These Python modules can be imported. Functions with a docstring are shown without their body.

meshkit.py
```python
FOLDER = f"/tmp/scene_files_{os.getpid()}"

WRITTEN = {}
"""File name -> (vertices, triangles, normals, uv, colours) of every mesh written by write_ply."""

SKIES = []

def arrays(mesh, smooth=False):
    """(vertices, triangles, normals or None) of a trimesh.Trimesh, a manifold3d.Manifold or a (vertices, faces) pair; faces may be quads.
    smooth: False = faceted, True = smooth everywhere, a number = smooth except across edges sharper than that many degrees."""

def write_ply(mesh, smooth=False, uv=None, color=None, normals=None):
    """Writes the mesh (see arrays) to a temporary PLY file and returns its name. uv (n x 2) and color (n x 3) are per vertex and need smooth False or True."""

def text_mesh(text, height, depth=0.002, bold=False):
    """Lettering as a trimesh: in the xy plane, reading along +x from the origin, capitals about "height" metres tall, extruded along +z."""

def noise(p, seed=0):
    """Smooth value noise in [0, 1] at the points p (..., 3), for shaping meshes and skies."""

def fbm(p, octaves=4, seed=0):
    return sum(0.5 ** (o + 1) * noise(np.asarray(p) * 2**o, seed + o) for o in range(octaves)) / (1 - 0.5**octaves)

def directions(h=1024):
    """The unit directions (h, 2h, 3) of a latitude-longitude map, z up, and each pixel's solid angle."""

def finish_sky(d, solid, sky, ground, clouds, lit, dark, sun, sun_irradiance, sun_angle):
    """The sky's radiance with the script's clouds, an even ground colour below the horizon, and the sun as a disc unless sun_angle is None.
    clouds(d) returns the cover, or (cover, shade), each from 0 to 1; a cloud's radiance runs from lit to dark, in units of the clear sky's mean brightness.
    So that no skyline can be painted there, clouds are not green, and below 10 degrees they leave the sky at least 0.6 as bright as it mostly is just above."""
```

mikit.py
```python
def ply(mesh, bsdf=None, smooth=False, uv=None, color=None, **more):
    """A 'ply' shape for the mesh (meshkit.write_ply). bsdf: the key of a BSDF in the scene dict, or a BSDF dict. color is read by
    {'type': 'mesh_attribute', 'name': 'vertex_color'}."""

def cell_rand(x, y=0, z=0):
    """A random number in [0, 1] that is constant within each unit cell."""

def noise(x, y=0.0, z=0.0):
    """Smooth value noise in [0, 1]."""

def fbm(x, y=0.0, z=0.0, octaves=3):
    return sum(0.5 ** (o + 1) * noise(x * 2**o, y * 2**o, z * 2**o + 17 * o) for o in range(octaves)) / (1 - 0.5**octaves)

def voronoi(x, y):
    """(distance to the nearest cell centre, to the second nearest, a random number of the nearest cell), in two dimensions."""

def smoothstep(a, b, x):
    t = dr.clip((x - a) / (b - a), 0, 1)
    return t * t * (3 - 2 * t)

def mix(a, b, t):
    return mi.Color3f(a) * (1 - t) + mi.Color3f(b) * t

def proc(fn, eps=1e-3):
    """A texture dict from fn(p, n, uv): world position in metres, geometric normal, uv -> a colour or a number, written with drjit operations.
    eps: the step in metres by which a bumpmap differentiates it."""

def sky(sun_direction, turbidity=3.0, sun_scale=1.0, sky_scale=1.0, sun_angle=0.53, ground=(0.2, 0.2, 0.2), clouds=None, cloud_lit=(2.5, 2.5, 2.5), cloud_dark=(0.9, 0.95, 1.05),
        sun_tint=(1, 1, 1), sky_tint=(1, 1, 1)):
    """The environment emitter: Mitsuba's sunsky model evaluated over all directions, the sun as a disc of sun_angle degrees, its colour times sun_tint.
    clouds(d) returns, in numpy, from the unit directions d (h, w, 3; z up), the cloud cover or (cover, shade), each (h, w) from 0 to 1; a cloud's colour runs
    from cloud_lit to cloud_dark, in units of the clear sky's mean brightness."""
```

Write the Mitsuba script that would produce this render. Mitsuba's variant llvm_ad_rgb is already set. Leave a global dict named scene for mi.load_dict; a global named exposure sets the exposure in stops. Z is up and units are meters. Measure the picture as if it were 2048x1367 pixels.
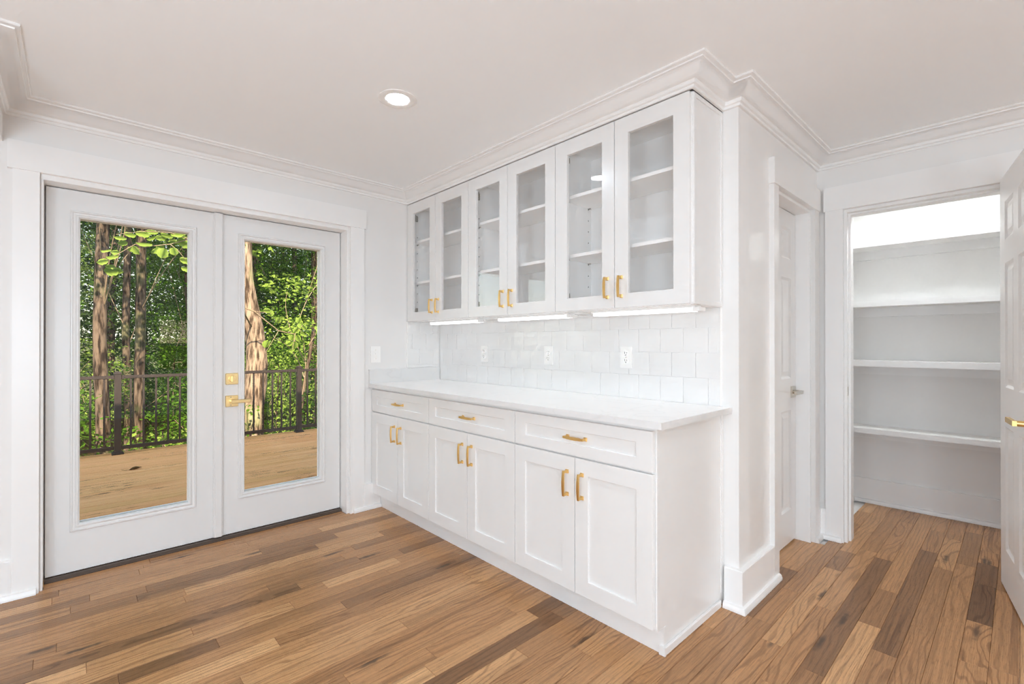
import math, random
import numpy as np, trimesh
import drjit as dr
import mitsuba as mi
import manifold3d as m3
import mikit, meshkit
from mikit import proc, noise, fbm, voronoi, cell_rand, smoothstep, mix

T = mi.ScalarTransform4f
scene, labels = {}, {}
rng = np.random.default_rng(7)
random.seed(7)

# ------------------------------------------------------------------ camera, sky, exposure
F_PX, YAW, HORIZON = 947.92, math.radians(47.0615), 686.4
CAM = np.array([3.2655, -2.2239, 1.2075])
FW = np.array([-math.sin(YAW), math.cos(YAW), 0.0])
RT = np.array([math.cos(YAW), math.sin(YAW), 0.0])
tilt = math.atan((HORIZON - 683.5) / F_PX)
look = FW * math.cos(tilt) + np.array([0, 0, math.sin(tilt)])
scene['camera'] = {'type': 'perspective', 'fov_axis': 'x', 'fov': math.degrees(2 * math.atan(1024 / F_PX)), 'near_clip': 0.02, 'far_clip': 200.0,
                   'to_world': T().look_at(origin=CAM.tolist(), target=(CAM + look).tolist(), up=[0, 0, 1])}
scene['sky'] = mikit.sky((0.77, -0.24, 0.58), turbidity=3.0, sun_scale=10.0, sky_scale=17.5, ground=(0.12, 0.14, 0.08), sky_tint=(1.42, 1.03, 0.74), sun_tint=(1.0, 0.97, 0.92))
scene['sky']['sampling_weight'] = 9.0
exposure = 0.0
CAN_L, LED_L, PANTRY_L, GLOBE_L = 130.0, 1.4, 135.0, 27.8
TINT, LED_TINT, PANTRY_TINT = np.array([0.828, 1.0, 1.165]), np.array([0.93, 1.0, 1.05]), np.array([0.93, 1.0, 1.035])   # white balance of the lamps
CEIL = 2.374

# ------------------------------------------------------------------ materials
def bsdf(key, d, two=True):
    scene[key] = {'type': 'twosided', 'b': d} if two else d

def pr(color, rough, **k):
    c = color if isinstance(color, dict) else {'type': 'rgb', 'value': list(color)}
    return {'type': 'principled', 'base_color': c, 'roughness': rough, **k}

def orange_peel(s):
    return proc(lambda p, n, uv: s * fbm(p.x * 90, p.y * 90, p.z * 90, octaves=2), eps=2e-3)

bsdf('m_ceiling', {'type': 'diffuse', 'reflectance': {'type': 'rgb', 'value': [0.925, 0.94, 0.945]}})
bsdf('m_wall', pr((0.73, 0.716, 0.698), 0.5, specular=0.4))
bsdf('m_hall', pr((0.72, 0.706, 0.688), 0.22, specular=0.5))
bsdf('m_door', pr((0.685, 0.676, 0.662), 0.34, specular=0.5))
bsdf('m_trim', pr((0.77, 0.76, 0.745), 0.34, specular=0.5))
bsdf('m_cab', pr((0.72, 0.71, 0.695), 0.25, specular=0.5))
bsdf('m_cab_in', pr((0.85, 0.84, 0.825), 0.4, specular=0.4))
bsdf('m_quartz', pr(proc(lambda p, n, uv: mix((0.68, 0.672, 0.66), (0.58, 0.57, 0.56), 0.35 * smoothstep(0.03, 0.0, dr.abs(fbm(p.x * 5 + 3, p.y * 5, p.z * 5, octaves=4) - 0.5)) * noise(p.x * 2, p.y * 2, p.z * 2))), 0.22, specular=0.5))
bsdf('m_tile', {'type': 'bumpmap', 'scale': 1.0, 'b': proc(lambda p, n, uv: 0.0016 * fbm(p.x * 22, p.y * 22, p.z * 22, octaves=3), eps=2e-3),
                'n': pr(proc(lambda p, n, uv: mix((0.735, 0.722, 0.705), (0.775, 0.762, 0.748), noise(p.x * 9, p.y * 9, p.z * 9))), 0.16, specular=0.6)})
bsdf('m_grout', pr((0.80, 0.79, 0.775), 0.8))
bsdf('m_brass', pr((0.78, 0.52, 0.20), 0.32, metallic=1.0))
bsdf('m_brass_pale', pr((0.86, 0.68, 0.36), 0.34, metallic=1.0))
bsdf('m_nickel', pr((0.62, 0.58, 0.51), 0.3, metallic=1.0))
bsdf('m_steel', pr((0.34, 0.32, 0.28), 0.35, metallic=1.0))
bsdf('m_dark', pr((0.03, 0.028, 0.025), 0.6))
bsdf('m_plate', pr((0.84, 0.825, 0.80), 0.3))
bsdf('m_threshold', pr(proc(lambda p, n, uv: mix((0.05, 0.033, 0.024), (0.085, 0.058, 0.043), fbm(p.x * 60, p.y * 6, p.z * 30))), 0.45))
bsdf('m_black', pr((0.022, 0.017, 0.018), 0.42))
bsdf('m_ext', pr((0.78, 0.75, 0.70), 0.7))
scene['m_door_glass'] = {'type': 'thindielectric', 'int_ior': 1.28}
scene['m_glass'] = {'type': 'thindielectric', 'int_ior': 1.5}
bsdf('m_wood', pr( {'type': 'rgb', 'value': [0.4, 0.25, 0.14]}, 0.4))

def oak(p, n, uv):
    """uv of each board: u = metres along the board + 100 * tone (0..40), v = board number + metres across."""
    tone = dr.floor(uv.x / 100.0)
    u = uv.x - tone * 100.0
    idx = dr.floor(uv.y)
    v = uv.y - idx
    t = tone / 40.0
    off = cell_rand(idx, 3.0) * 37.0
    r1, r2 = cell_rand(idx, 11.0), cell_rand(idx, 29.0)
    warp = fbm(u * 2.2 + off, v * 11.0 + off, idx, octaves=3)
    ring = v * (16.0 + 22.0 * r1) + (1.0 + 3.2 * r2) * warp + 0.5 * noise(u * 0.8 + off, idx)
    s = dr.sin(ring * 6.2832 * 1.55)
    line = smoothstep(0.35, 1.0, s)
    fine = fbm(u * 9.0 + off, v * 520.0, idx, octaves=2)
    pore = smoothstep(0.62, 0.85, noise(u * 34.0 + off, v * 900.0, idx + 5.0))
    streak = smoothstep(0.60, 0.80, fbm(u * 0.9 + off, v * 34.0, idx + 2.0, octaves=3))
    light = mi.Color3f(0.62, 0.36, 0.172)
    mid = mi.Color3f(0.405, 0.205, 0.088)
    dark = mi.Color3f(0.11, 0.052, 0.024)
    c = dr.select(t < 0.5, mix(dark, mid, t * 2.0), mix(mid, light, t * 2.0 - 1.0))
    c = c * (0.76 + 0.48 * fine)
    c = mix(c, c * mi.Color3f(0.56, 0.50, 0.45), 0.80 * line * (0.35 + 0.65 * r2))
    c = mix(c, c * mi.Color3f(0.6, 0.55, 0.5), 0.55 * pore)
    c = mix(c, c * mi.Color3f(0.50, 0.45, 0.42), 0.75 * streak * r1)
    d1, d2, w = voronoi(u * 1.6 + off, v * 10.0 + idx * 3.0)
    knot = dr.select(w > 0.80, 1.0, 0.0) * (1.0 - smoothstep(0.05, 0.20, d1 + 0.06 * noise(u * 60, v * 60)))
    c = mix(c, mi.Color3f(0.05, 0.028, 0.016), 0.85 * knot)
    return c
bsdf('m_oak', pr(proc(oak), 0.31, specular=0.36))

def deckwood(p, n, uv):
    idx = dr.floor(p.x / 0.143)
    off = cell_rand(idx, 5.0) * 20.0
    a = fbm(p.y * 1.3 + off, p.x * 60.0, idx, octaves=3)
    c = mix((0.64, 0.30, 0.125), (0.85, 0.49, 0.245), a)
    c = mix(c, c * mi.Color3f(0.9, 0.93, 0.85), cell_rand(idx, 9.0))
    mark = smoothstep(0.72, 0.84, noise(p.y * 9.0 + off, p.x * 90.0, idx)) * smoothstep(0.5, 0.7, noise(p.y * 2.0, p.x * 8.0, 4.0))
    c = mix(c, mi.Color3f(0.16, 0.09, 0.05), 0.75 * mark)
    stain = smoothstep(0.55, 0.75, fbm(p.y * 0.9, p.x * 1.4, 2.0, octaves=3))
    return mix(c, c * mi.Color3f(0.85, 0.75, 0.7), 0.5 * stain)
bsdf('m_deck', pr(proc(deckwood), 0.85, specular=0.08))

def bark(p, n, uv):
    r = fbm(p.x * 26.0 + p.y * 26.0, (p.y - p.x) * 22.0, p.z * 5.0, octaves=4)
    c = mix((0.018, 0.013, 0.010), (0.12, 0.095, 0.078), smoothstep(0.30, 0.66, r))
    return mix(c, mi.Color3f(0.10, 0.14, 0.06), 0.35 * smoothstep(0.55, 0.75, fbm(p.x * 3, p.y * 3, p.z * 2)))
bsdf('m_bark', {'type': 'bumpmap', 'scale': 1.0, 'b': proc(lambda p, n, uv: 0.012 * fbm(p.x * 30 + p.y * 30, (p.y - p.x) * 26.0, p.z * 6.0, octaves=3), eps=4e-3), 'n': {'type': 'diffuse', 'reflectance': proc(bark)}})
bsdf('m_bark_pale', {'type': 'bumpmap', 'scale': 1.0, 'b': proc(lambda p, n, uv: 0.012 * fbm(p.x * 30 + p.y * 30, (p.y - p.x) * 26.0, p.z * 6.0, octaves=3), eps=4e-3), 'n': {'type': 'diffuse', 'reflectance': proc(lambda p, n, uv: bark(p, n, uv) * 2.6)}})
bsdf('m_bark_mid', {'type': 'diffuse', 'reflectance': proc(lambda p, n, uv: bark(p, n, uv) * 1.15)})
bsdf('m_twig', {'type': 'diffuse', 'reflectance': {'type': 'rgb', 'value': [0.26, 0.21, 0.155]}})
bsdf('m_earth', {'type': 'diffuse', 'reflectance': proc(lambda p, n, uv: mix((0.035, 0.028, 0.016), (0.10, 0.085, 0.04), fbm(p.x * 2.5, p.y * 2.5, p.z, octaves=4)))})
for key, col in (('m_leaf_lime', (0.225, 0.35, 0.07)), ('m_leaf_mid', (0.070, 0.165, 0.018)), ('m_leaf_deep', (0.030, 0.080, 0.012))):
    scene[key] = {'type': 'principledthin', 'base_color': {'type': 'rgb', 'value': list(col)}, 'roughness': 0.5, 'diff_trans': 0.75, 'spec_trans': 0.0}
bsdf('m_dry_leaf', {'type': 'diffuse', 'reflectance': {'type': 'rgb', 'value': [0.11, 0.075, 0.035]}})

# ------------------------------------------------------------------ helpers
taken = {}
def key_for(parent, name):
    base = f'{parent}__{name}' if parent else name
    n = taken.get(base, 0)
    taken[base] = n + 1
    return base if n == 0 else f'{base}_{n:03d}'

def put(parent, name, mesh, m, smooth=False, label=None, cat=None, group=None, kind=None, uv=None, **more):
    k = key_for(parent, name)
    scene[k] = mikit.ply(mesh, m, smooth, uv=uv, **more)
    tag(k, label, cat, group, kind)
    return k

def tag(k, label=None, cat=None, group=None, kind=None):
    d = {a: b for a, b in (('label', label), ('category', cat), ('group', group), ('kind', kind)) if b}
    if d:
        labels[k] = d

def thing(name, label, cat, group=None, kind=None):
    k = key_for(None, name)
    tag(k, label, cat, group, kind)
    return k

class MB:
    """collects pieces of ONE mesh"""
    def __init__(s): s.v, s.f, s.n = [], [], 0
    def add(s, v, f):
        v, f = np.asarray(v, float), np.asarray(f, int)
        if f.shape[1] == 4: f = np.vstack([f[:, [0, 1, 2]], f[:, [0, 2, 3]]])
        s.v.append(v); s.f.append(f + s.n); s.n += len(v)
        return s
    def mesh(s, tm): return s.add(np.array(tm.vertices), np.array(tm.faces))
    def box(s, x0, x1, y0, y1, z0, z1, c=0.0):
        if c < .0026:
            v = np.array([[x, y, z] for x in (x0, x1) for y in (y0, y1) for z in (z0, z1)])
            return s.add(v, [[0, 1, 3, 2], [4, 6, 7, 5], [0, 4, 5, 1], [2, 3, 7, 6], [0, 2, 6, 4], [1, 5, 7, 3]])
        c = min(c, 0.45 * min(x1 - x0, y1 - y0, z1 - z0))
        pts = []
        for x, sx in ((x0, 1), (x1, -1)):
            for y, sy in ((y0, 1), (y1, -1)):
                for z, sz in ((z0, 1), (z1, -1)):
                    pts += [[x, y + sy * c, z + sz * c], [x + sx * c, y, z + sz * c], [x + sx * c, y + sy * c, z]]
        return s.mesh(trimesh.convex.convex_hull(np.array(pts)))
    def cyl(s, p0, p1, r0, r1=None, n=16):
        r1 = r0 if r1 is None else r1
        p0, p1 = np.array(p0, float), np.array(p1, float)
        d = (p1 - p0) / np.linalg.norm(p1 - p0)
        a = np.cross(d, [0, 0, 1.0] if abs(d[2]) < 0.9 else [1.0, 0, 0]); a /= np.linalg.norm(a)
        b = np.cross(d, a)
        t = np.arange(n) * 2 * math.pi / n
        ring = np.cos(t)[:, None] * a + np.sin(t)[:, None] * b
        v = np.vstack([p0 + ring * r0, p1 + ring * r1, [p0], [p1]])
        f = []
        for i in range(n):
            j = (i + 1) % n
            f += [[i, n + i, n + j], [i, n + j, j], [2 * n, i, j], [2 * n + 1, n + j, n + i]]
        return s.add(v, f)
    def tube(s, pts, radii, sides=8, jag=0.0, seed=0):
        p = np.asarray(pts, float); radii = np.broadcast_to(radii, (len(p),))
        t = np.gradient(p, axis=0); t /= np.linalg.norm(t, axis=1, keepdims=True) + 1e-12
        a = np.cross(t, np.where(np.abs(t[:, 2:]) < 0.9, [0, 0, 1.0], [1.0, 0, 0])); a /= np.linalg.norm(a, axis=1, keepdims=True) + 1e-12
        b = np.cross(t, a); ang = np.arange(sides) * 2 * math.pi / sides
        v = p[:, None] + radii[:, None, None] * (np.cos(ang)[None, :, None] * a[:, None] + np.sin(ang)[None, :, None] * b[:, None])
        if jag:
            k = meshkit.fbm(v * np.array([9, 9, 1.6]) + seed, 3) - 0.5
            v = p[:, None] + (v - p[:, None]) * (1 + jag * k[..., None])
        i, j = np.meshgrid(np.arange(len(p) - 1), np.arange(sides), indexing='ij')
        q = np.stack([i * sides + j, i * sides + (j + 1) % sides, (i + 1) * sides + (j + 1) % sides, (i + 1) * sides + j], -1).reshape(-1, 4)
        return s.add(v.reshape(-1, 3), q)
    def frame(s, a0, a1, b0, b1, prof, fn):
        """mitred frame: prof = [(inset, height)], fn(a, b, h) -> xyz"""
        rings = [[fn(a0 + d, b0 + d, h), fn(a1 - d, b0 + d, h), fn(a1 - d, b1 - d, h), fn(a0 + d, b1 - d, h)] for d, h in prof]
        v = np.array(rings, float).reshape(-1, 3)
        f = [[i * 4 + k, i * 4 + (k + 1) % 4, (i + 1) * 4 + (k + 1) % 4, (i + 1) * 4 + k] for i in range(len(prof) - 1) for k in range(4)]
        return s.add(v, f)
    def quad(s, a, b, c, d): return s.add([a, b, c, d], [[0, 1, 2, 3]])
    def sweep(s, path, prof, closed=False):
        """prof [(out, z)] along a horizontal polyline; out is to the right of the walking direction"""
        p = np.asarray(path, float); n = len(p)
        rows = []
        for i in range(n):
            d0 = p[i] - p[i - 1] if i > 0 else p[1] - p[0]
            d1 = p[i + 1] - p[i] if i < n - 1 else p[-1] - p[-2]
            d0 /= np.linalg.norm(d0); d1 /= np.linalg.norm(d1)
            n0, n1 = np.array([d0[1], -d0[0]]), np.array([d1[1], -d1[0]])
            mt = (n0 + n1) / (1 + n0 @ n1)
            rows.append([[p[i][0] + mt[0] * o, p[i][1] + mt[1] * o, z] for o, z in prof])
        v = np.array(rows).reshape(-1, 3); k = len(prof)
        f = [[i * k + j, (i + 1) * k + j, (i + 1) * k + j + 1, i * k + j + 1] for i in range(n - 1) for j in range(k - 1)]
        s.add(v, f)
        for e in (0, n - 1):   # end caps as fans
            c = np.array(rows[e]); s.add(np.vstack([c, c.mean(0, keepdims=True)]), [[j, j + 1, k] for j in range(k - 1)] + [[k - 1, 0, k]])
        return s
    def move(s, fn):
        s.v = [np.array([fn(p) for p in v]) for v in s.v]
        return s
    def tr(s, M):
        s.v = [v @ M[:3, :3].T + M[:3, 3] for v in s.v]
        return s
    def out(s): return np.vstack(s.v), np.vstack(s.f)

def box(*a): return MB().box(*a).out()

# pantry group is very slightly out of square with the kitchen
PA = math.radians(1.2)
RP = np.eye(4); RP[:2, :2] = [[math.cos(PA), -math.sin(PA)], [math.sin(PA), math.cos(PA)]]
RP[:2, 3] = np.array([2.39, 1.22]) - RP[:2, :2] @ np.array([2.39, 1.22])

# ------------------------------------------------------------------ the room shell
YR, XR = -5.6, 6.4          # rear wall, right wall
b = MB()                    # left wall with the French door opening
DY0, DY1, DH = -2.332, -0.783, 2.02
b.box(-0.16, 0, YR, DY0, -0.02, CEIL + .06); b.box(-0.16, 0, DY1, 0.16, -0.02, CEIL + .06); b.box(-0.16, 0, DY0, DY1, DH, CEIL + .06)
WL = put(None, 'wall_left', b.out(), 'm_wall', label='off-white painted wall around the French doors', cat='wall', kind='structure')
WB = put(None, 'wall_back', box(0, 2.39, 0, 0.12, -0.02, CEIL + .06), 'm_wall', label='painted wall behind the cabinets, ending at the hallway corner', cat='wall', kind='structure')
b = MB()                    # hall wall (faces +x) with its door opening
b.box(2.27, 2.39, 0.12, 0.455, -0.02, CEIL + .06); b.box(2.27, 2.39, 1.066, 1.22, -0.02, CEIL + .06); b.box(2.27, 2.39, 0.455, 1.066, 2.01, CEIL + .06)
put(None, 'wall_hall', b.out(), 'm_hall', label='satin white wall with the narrow closed door, beside the pantry', cat='wall', kind='structure')
PX0, PX1 = 2.532, 3.245
b = MB()
b.box(2.27, PX0, 1.22, 1.335, -0.02, CEIL + .06); b.box(PX1, XR + .1, 1.22, 1.335, -0.02, CEIL + .06); b.box(PX0, PX1, 1.22, 1.335, 2.015, CEIL + .06)
put(None, 'wall_pantry', b.tr(RP).out(), 'm_wall', label='white wall with the open pantry doorway', cat='wall', kind='structure')
put(None, 'wall_pantry_back', MB().box(2.2, 4.0, 2.23, 2.33, -0.02, CEIL + .06).tr(RP).out(), 'm_wall', label='wall at the back of the pantry behind the shelves', cat='wall', kind='structure')
put(None, 'wall_pantry_left', MB().box(2.27, 2.37, 1.335, 2.23, -0.02, CEIL + .06).tr(RP).out(), 'm_wall', label='left side wall inside the pantry', cat='wall', kind='structure')
put(None, 'wall_pantry_right', MB().box(3.62, 3.72, 1.335, 2.23, -0.02, CEIL + .06).tr(RP).out(), 'm_wall', label='right side wall inside the pantry', cat='wall', kind='structure')
b = MB()                    # right wall with a window (seen only as a reflection)
WY0, WY1, WZ0, WZ1 = -1.16, -0.05, 0.74, 1.64
b.box(XR, XR + .14, YR, WY0, -0.02, CEIL + .06); b.box(XR, XR + .14, WY1, 1.4, -0.02, CEIL + .06); b.box(XR, XR + .14, WY0, WY1, -0.02, WZ0); b.box(XR, XR + .14, WY0, WY1, WZ1, CEIL + .06)
put(None, 'wall_right', b.out(), 'm_wall', label='wall opposite the French doors', cat='wall', kind='structure')
put(None, 'wall_rear', box(-0.16, XR + .14, YR - .14, YR, -0.02, CEIL + .06), 'm_wall', label='wall behind the camera', cat='wall', kind='structure')
put(None, 'ceiling', box(-0.16, XR + .14, YR - .14, 2.4, CEIL, CEIL + .1), 'm_ceiling', label='smooth white ceiling', cat='ceiling', kind='structure')
put(None, 'wall_soffit', box(0, 0.675, -2.85, -2.462, 2.16, CEIL), 'm_wall', label='boxed soffit under the ceiling at the left edge', cat='soffit', kind='structure')
put(None, 'wall_upper', box(-0.16, 10.5, -9.0, 6.0, CEIL + .1, 3.3), 'm_ext', label='upper storey of the house above the room', cat='wall', kind='structure')

# floor: a base and single oak boards
FL = put(None, 'floor', box(-0.075, XR, YR, 2.32, -0.05, -0.012), 'm_grout', label='oak strip floor with mixed light and dark boards', cat='floor', kind='structure')

def project(p):
    v = np.asarray(p, float) - CAM
    D = v @ FW
    if D < 0.15: return None
    return 1024 + F_PX * (v @ RT) / D, HORIZON - F_PX * v[2] / D

PIT, X0P = 0.0803, 2.697
over = {2.697: [(-.5, .42), (-.224, .42), (1.11, .22), (1.9, .55), (2.3, .5)],
        2.617: [(-.4, .5), (.30, .52), (1.184, .66), (2.3, .5)],
        2.777: [(-.6, .45), (.29, .86), (.698, .38), (2.3, .60)],
        2.857: [(-.5, .12), (.10, .45), (1.43, .24), (1.86, .5), (2.3, .6)],
        2.937: [(-.5, .52), (.42, .48), (1.20, .40), (1.76, .72), (2.3, .5)],
        3.017: [(-.5, .58), (.60, .52), (1.35, .52), (1.99, .36), (2.3, .62)],
        3.097: [(-.3, .14), (.264, .55), (.652, .56), (1.122, .06), (1.445, .12), (1.67, .55), (2.3, .5)],
        3.177: [(-.3, .52), (.292, .58), (1.1, .50), (1.6, .35), (2.3, .5)]}
boards = []
kmin, kmax = -34, 46
tone_pool = [.28, .36, .44, .50, .54, .58, .64, .72]
for k in range(kmin, kmax):
    xa, xb = X0P + PIT * k, X0P + PIT * (k + 1)
    spans = []
    if xb <= 0.001: continue
    if xa < 0: xa = 0.0
    if xb < 2.3: spans = [(YR, -0.50)]
    elif xa < 2.39: spans = [(YR, 1.09)]
    elif xb > PX0 + .05 and xa < PX1 - .02: spans = [(YR, 2.24)]
    else: spans = [(YR, 1.25)] + ([(1.30, 2.24)] if xb < 3.7 else [])
    if xb > XR: xb = XR
    if xa > XR: continue
    ov = next((v for kx, v in over.items() if abs(kx - (X0P + PIT * k)) < 0.02), None)
    for (s0, s1) in spans:
        y = s0 - rng.uniform(0, 0.6)
        cuts = []
        stop = ov[0][0] if ov else s1
        while y < stop:
            L = rng.choice([rng.uniform(.25, .55), rng.uniform(.5, .95), rng.uniform(.9, 1.5)])
            y2 = min(y + L, stop if (ov and y + L > stop - .25) else 99)
            cuts.append((y, y2, None)); y = y2
        if ov:
            for (e, tn) in ov[1:]:
                cuts.append((y, e, tn)); y = e
            # tones belong to the board that ends at e
        for (c0, c1, tn) in cuts:
            a0, a1 = max(c0, s0), min(c1, s1)
            if a1 - a0 < 0.02: continue
            if tn is None:
                tn = float(rng.choice(tone_pool)) + rng.uniform(-.05, .05)
                if rng.random() < 0.06: tn = rng.uniform(.12, .26)
                if rng.random() < 0.10: tn = rng.uniform(.84, .95)
            boards.append([xa, xb, a0, a1, tn * .88 if ov else tn])
dy = DY0 + .01
while dy < DY1 - .01:
    L = min(rng.uniform(.4, .9), DY1 - .01 - dy)
    if DY1 - .01 - dy - L < .2: L = DY1 - .01 - dy
    boards.append([-0.073, 0.0, dy, dy + L, rng.uniform(.45, .7)]); dy += L
boards.append([2.30, 2.30001, 0, 0, 0]); boards.pop()

def board_mesh(i, q):
    xa, xb, y0, y1, tn = q
    g, h, c = 0.0004, 0.0, 0.0011
    xa += g; xb -= g; y0 += g; y1 -= g
    def ring(d, z): return [[xa + d, y0 + d, z], [xb - d, y0 + d, z], [xb - d, y1 - d, z], [xa + d, y1 - d, z]]
    v = np.array(ring(c, 0) + ring(0, -c) + ring(0, -0.012))
    f = [[0, 1, 2, 3]] + [[4 * r + k, 4 * (r + 1) + k, 4 * (r + 1) + (k + 1) % 4, 4 * r + (k + 1) % 4] for r in (0, 1) for k in range(4)]
    t = int(np.clip(tn, 0.02, 0.99) * 40)
    uv = np.stack([v[:, 1] - y0 + 100.0 * t + 0.5 + (i % 7), (v[:, 0] - xa) + i + 0.2], 1)
    return v, np.array(f), uv

def seen(q):
    xa, xb, y0, y1, _ = q
    for yy in np.linspace(y0, y1, 8):
        for xx in (xa, xb):
            s = project((xx, yy, 0))
            if s and -30 < s[0] < 2080 and s[1] < 1400: return True
    return False
vis, rest = [], []
for i, q in enumerate(boards):
    (vis if seen(q) else rest).append((i, q))
vis.sort(key=lambda t: (t[1][2] - CAM[1]) ** 2 + (t[1][0] - CAM[0]) ** 2)
rest += vis[300:]; vis = vis[:300]
for i, q in vis:
    v, f, uv = board_mesh(i, q)
    put(FL, 'board', (v, f), 'm_oak', uv=uv)
V, FF, UV, n = [], [], [], 0
for i, q in rest:
    v, f, uv = board_mesh(i, q)
    V.append(v); FF.append(f + n); UV.append(uv); n += len(v)
put(FL, 'board_field', (np.vstack(V), np.vstack(FF)), 'm_oak', uv=np.vstack(UV), kind='stuff')

# ------------------------------------------------------------------ mouldings
def crown(z0):
    c = [(0, -.088), (.010, -.088), (.012, -.086), (.012, -.076), (.019, -.072), (.022, -.066), (.022, -.061)]
    for t in np.linspace(0, 1, 7):   # ogee
        c.append((.024 + .060 * t, -.058 + .040 * (t - .16 * math.sin(2 * math.pi * t))))
    c += [(.086, -.013), (.090, -.011), (.098, -.009), (.100, -.006), (.100, 0.0)]
    return [(o, z0 + z) for o, z in c]
CR = crown(CEIL)
pl = RP[:2, :2] @ np.array([6.4, 1.22]) + RP[:2, 3]
put(None, 'trim_1', MB().sweep([(0.675, -2.85), (0.675, -2.462), (0.0, -2.462), (0.0, -0.300)][::1], CR).out(), 'm_trim', 30, label='white crown moulding above the French doors', cat='crown moulding', kind='structure')
put(None, 'trim_2', MB().sweep([(0.0, -0.298), (2.318, -0.298), (2.318, 0.0), (2.39, 0.0), (2.39, 1.22), (float(pl[0]), float(pl[1]))], CR).out(), 'm_trim', 30, label='white crown moulding stepping around the wall cabinets and along the hall', cat='crown moulding', kind='structure')

def base_prof(t, h): return [(0, h), (t - .004, h), (t, h - .004), (t, .001), (0, .001)]
def shoe_prof(t, w): return [(t, .030), (t + .006, .0295), (t + .012, .026), (t + w - .003, .019), (t + w, .011), (t + w, .001), (t, .001)]
def baseboard(name, path, t=.024, h=.184, shoe=None, M=None, label=None, parts=True):
    b1, b2 = MB().sweep(path, base_prof(t, h)), MB().sweep(shoe or path, shoe_prof(t, .018))
    if M is not None: b1.tr(M); b2.tr(M)
    k = put(None, name, b1.out(), 'm_trim', label=label, cat='baseboard', kind='structure')
    put(k, 'shoe_moulding', b2.out(), 'm_trim', 30)
CAS = .024
baseboard('baseboard_left_near', [(0, YR), (0, -2.428)], shoe=[(0, YR), (0, -2.345)], label='tall white baseboard left of the French doors')
baseboard('baseboard_left', [(0, -0.669), (0, -0.541)], shoe=[(0, -0.75), (0, -0.541)], label='short white baseboard between the French doors and the base cabinets')
baseboard('baseboard_pillar', [(2.332, 0), (2.39, 0), (2.39, 0.385)], shoe=[(2.332, 0), (2.39, 0), (2.39, 0.44)], label='tall white baseboard wrapping the wall end beside the cabinets')
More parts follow.
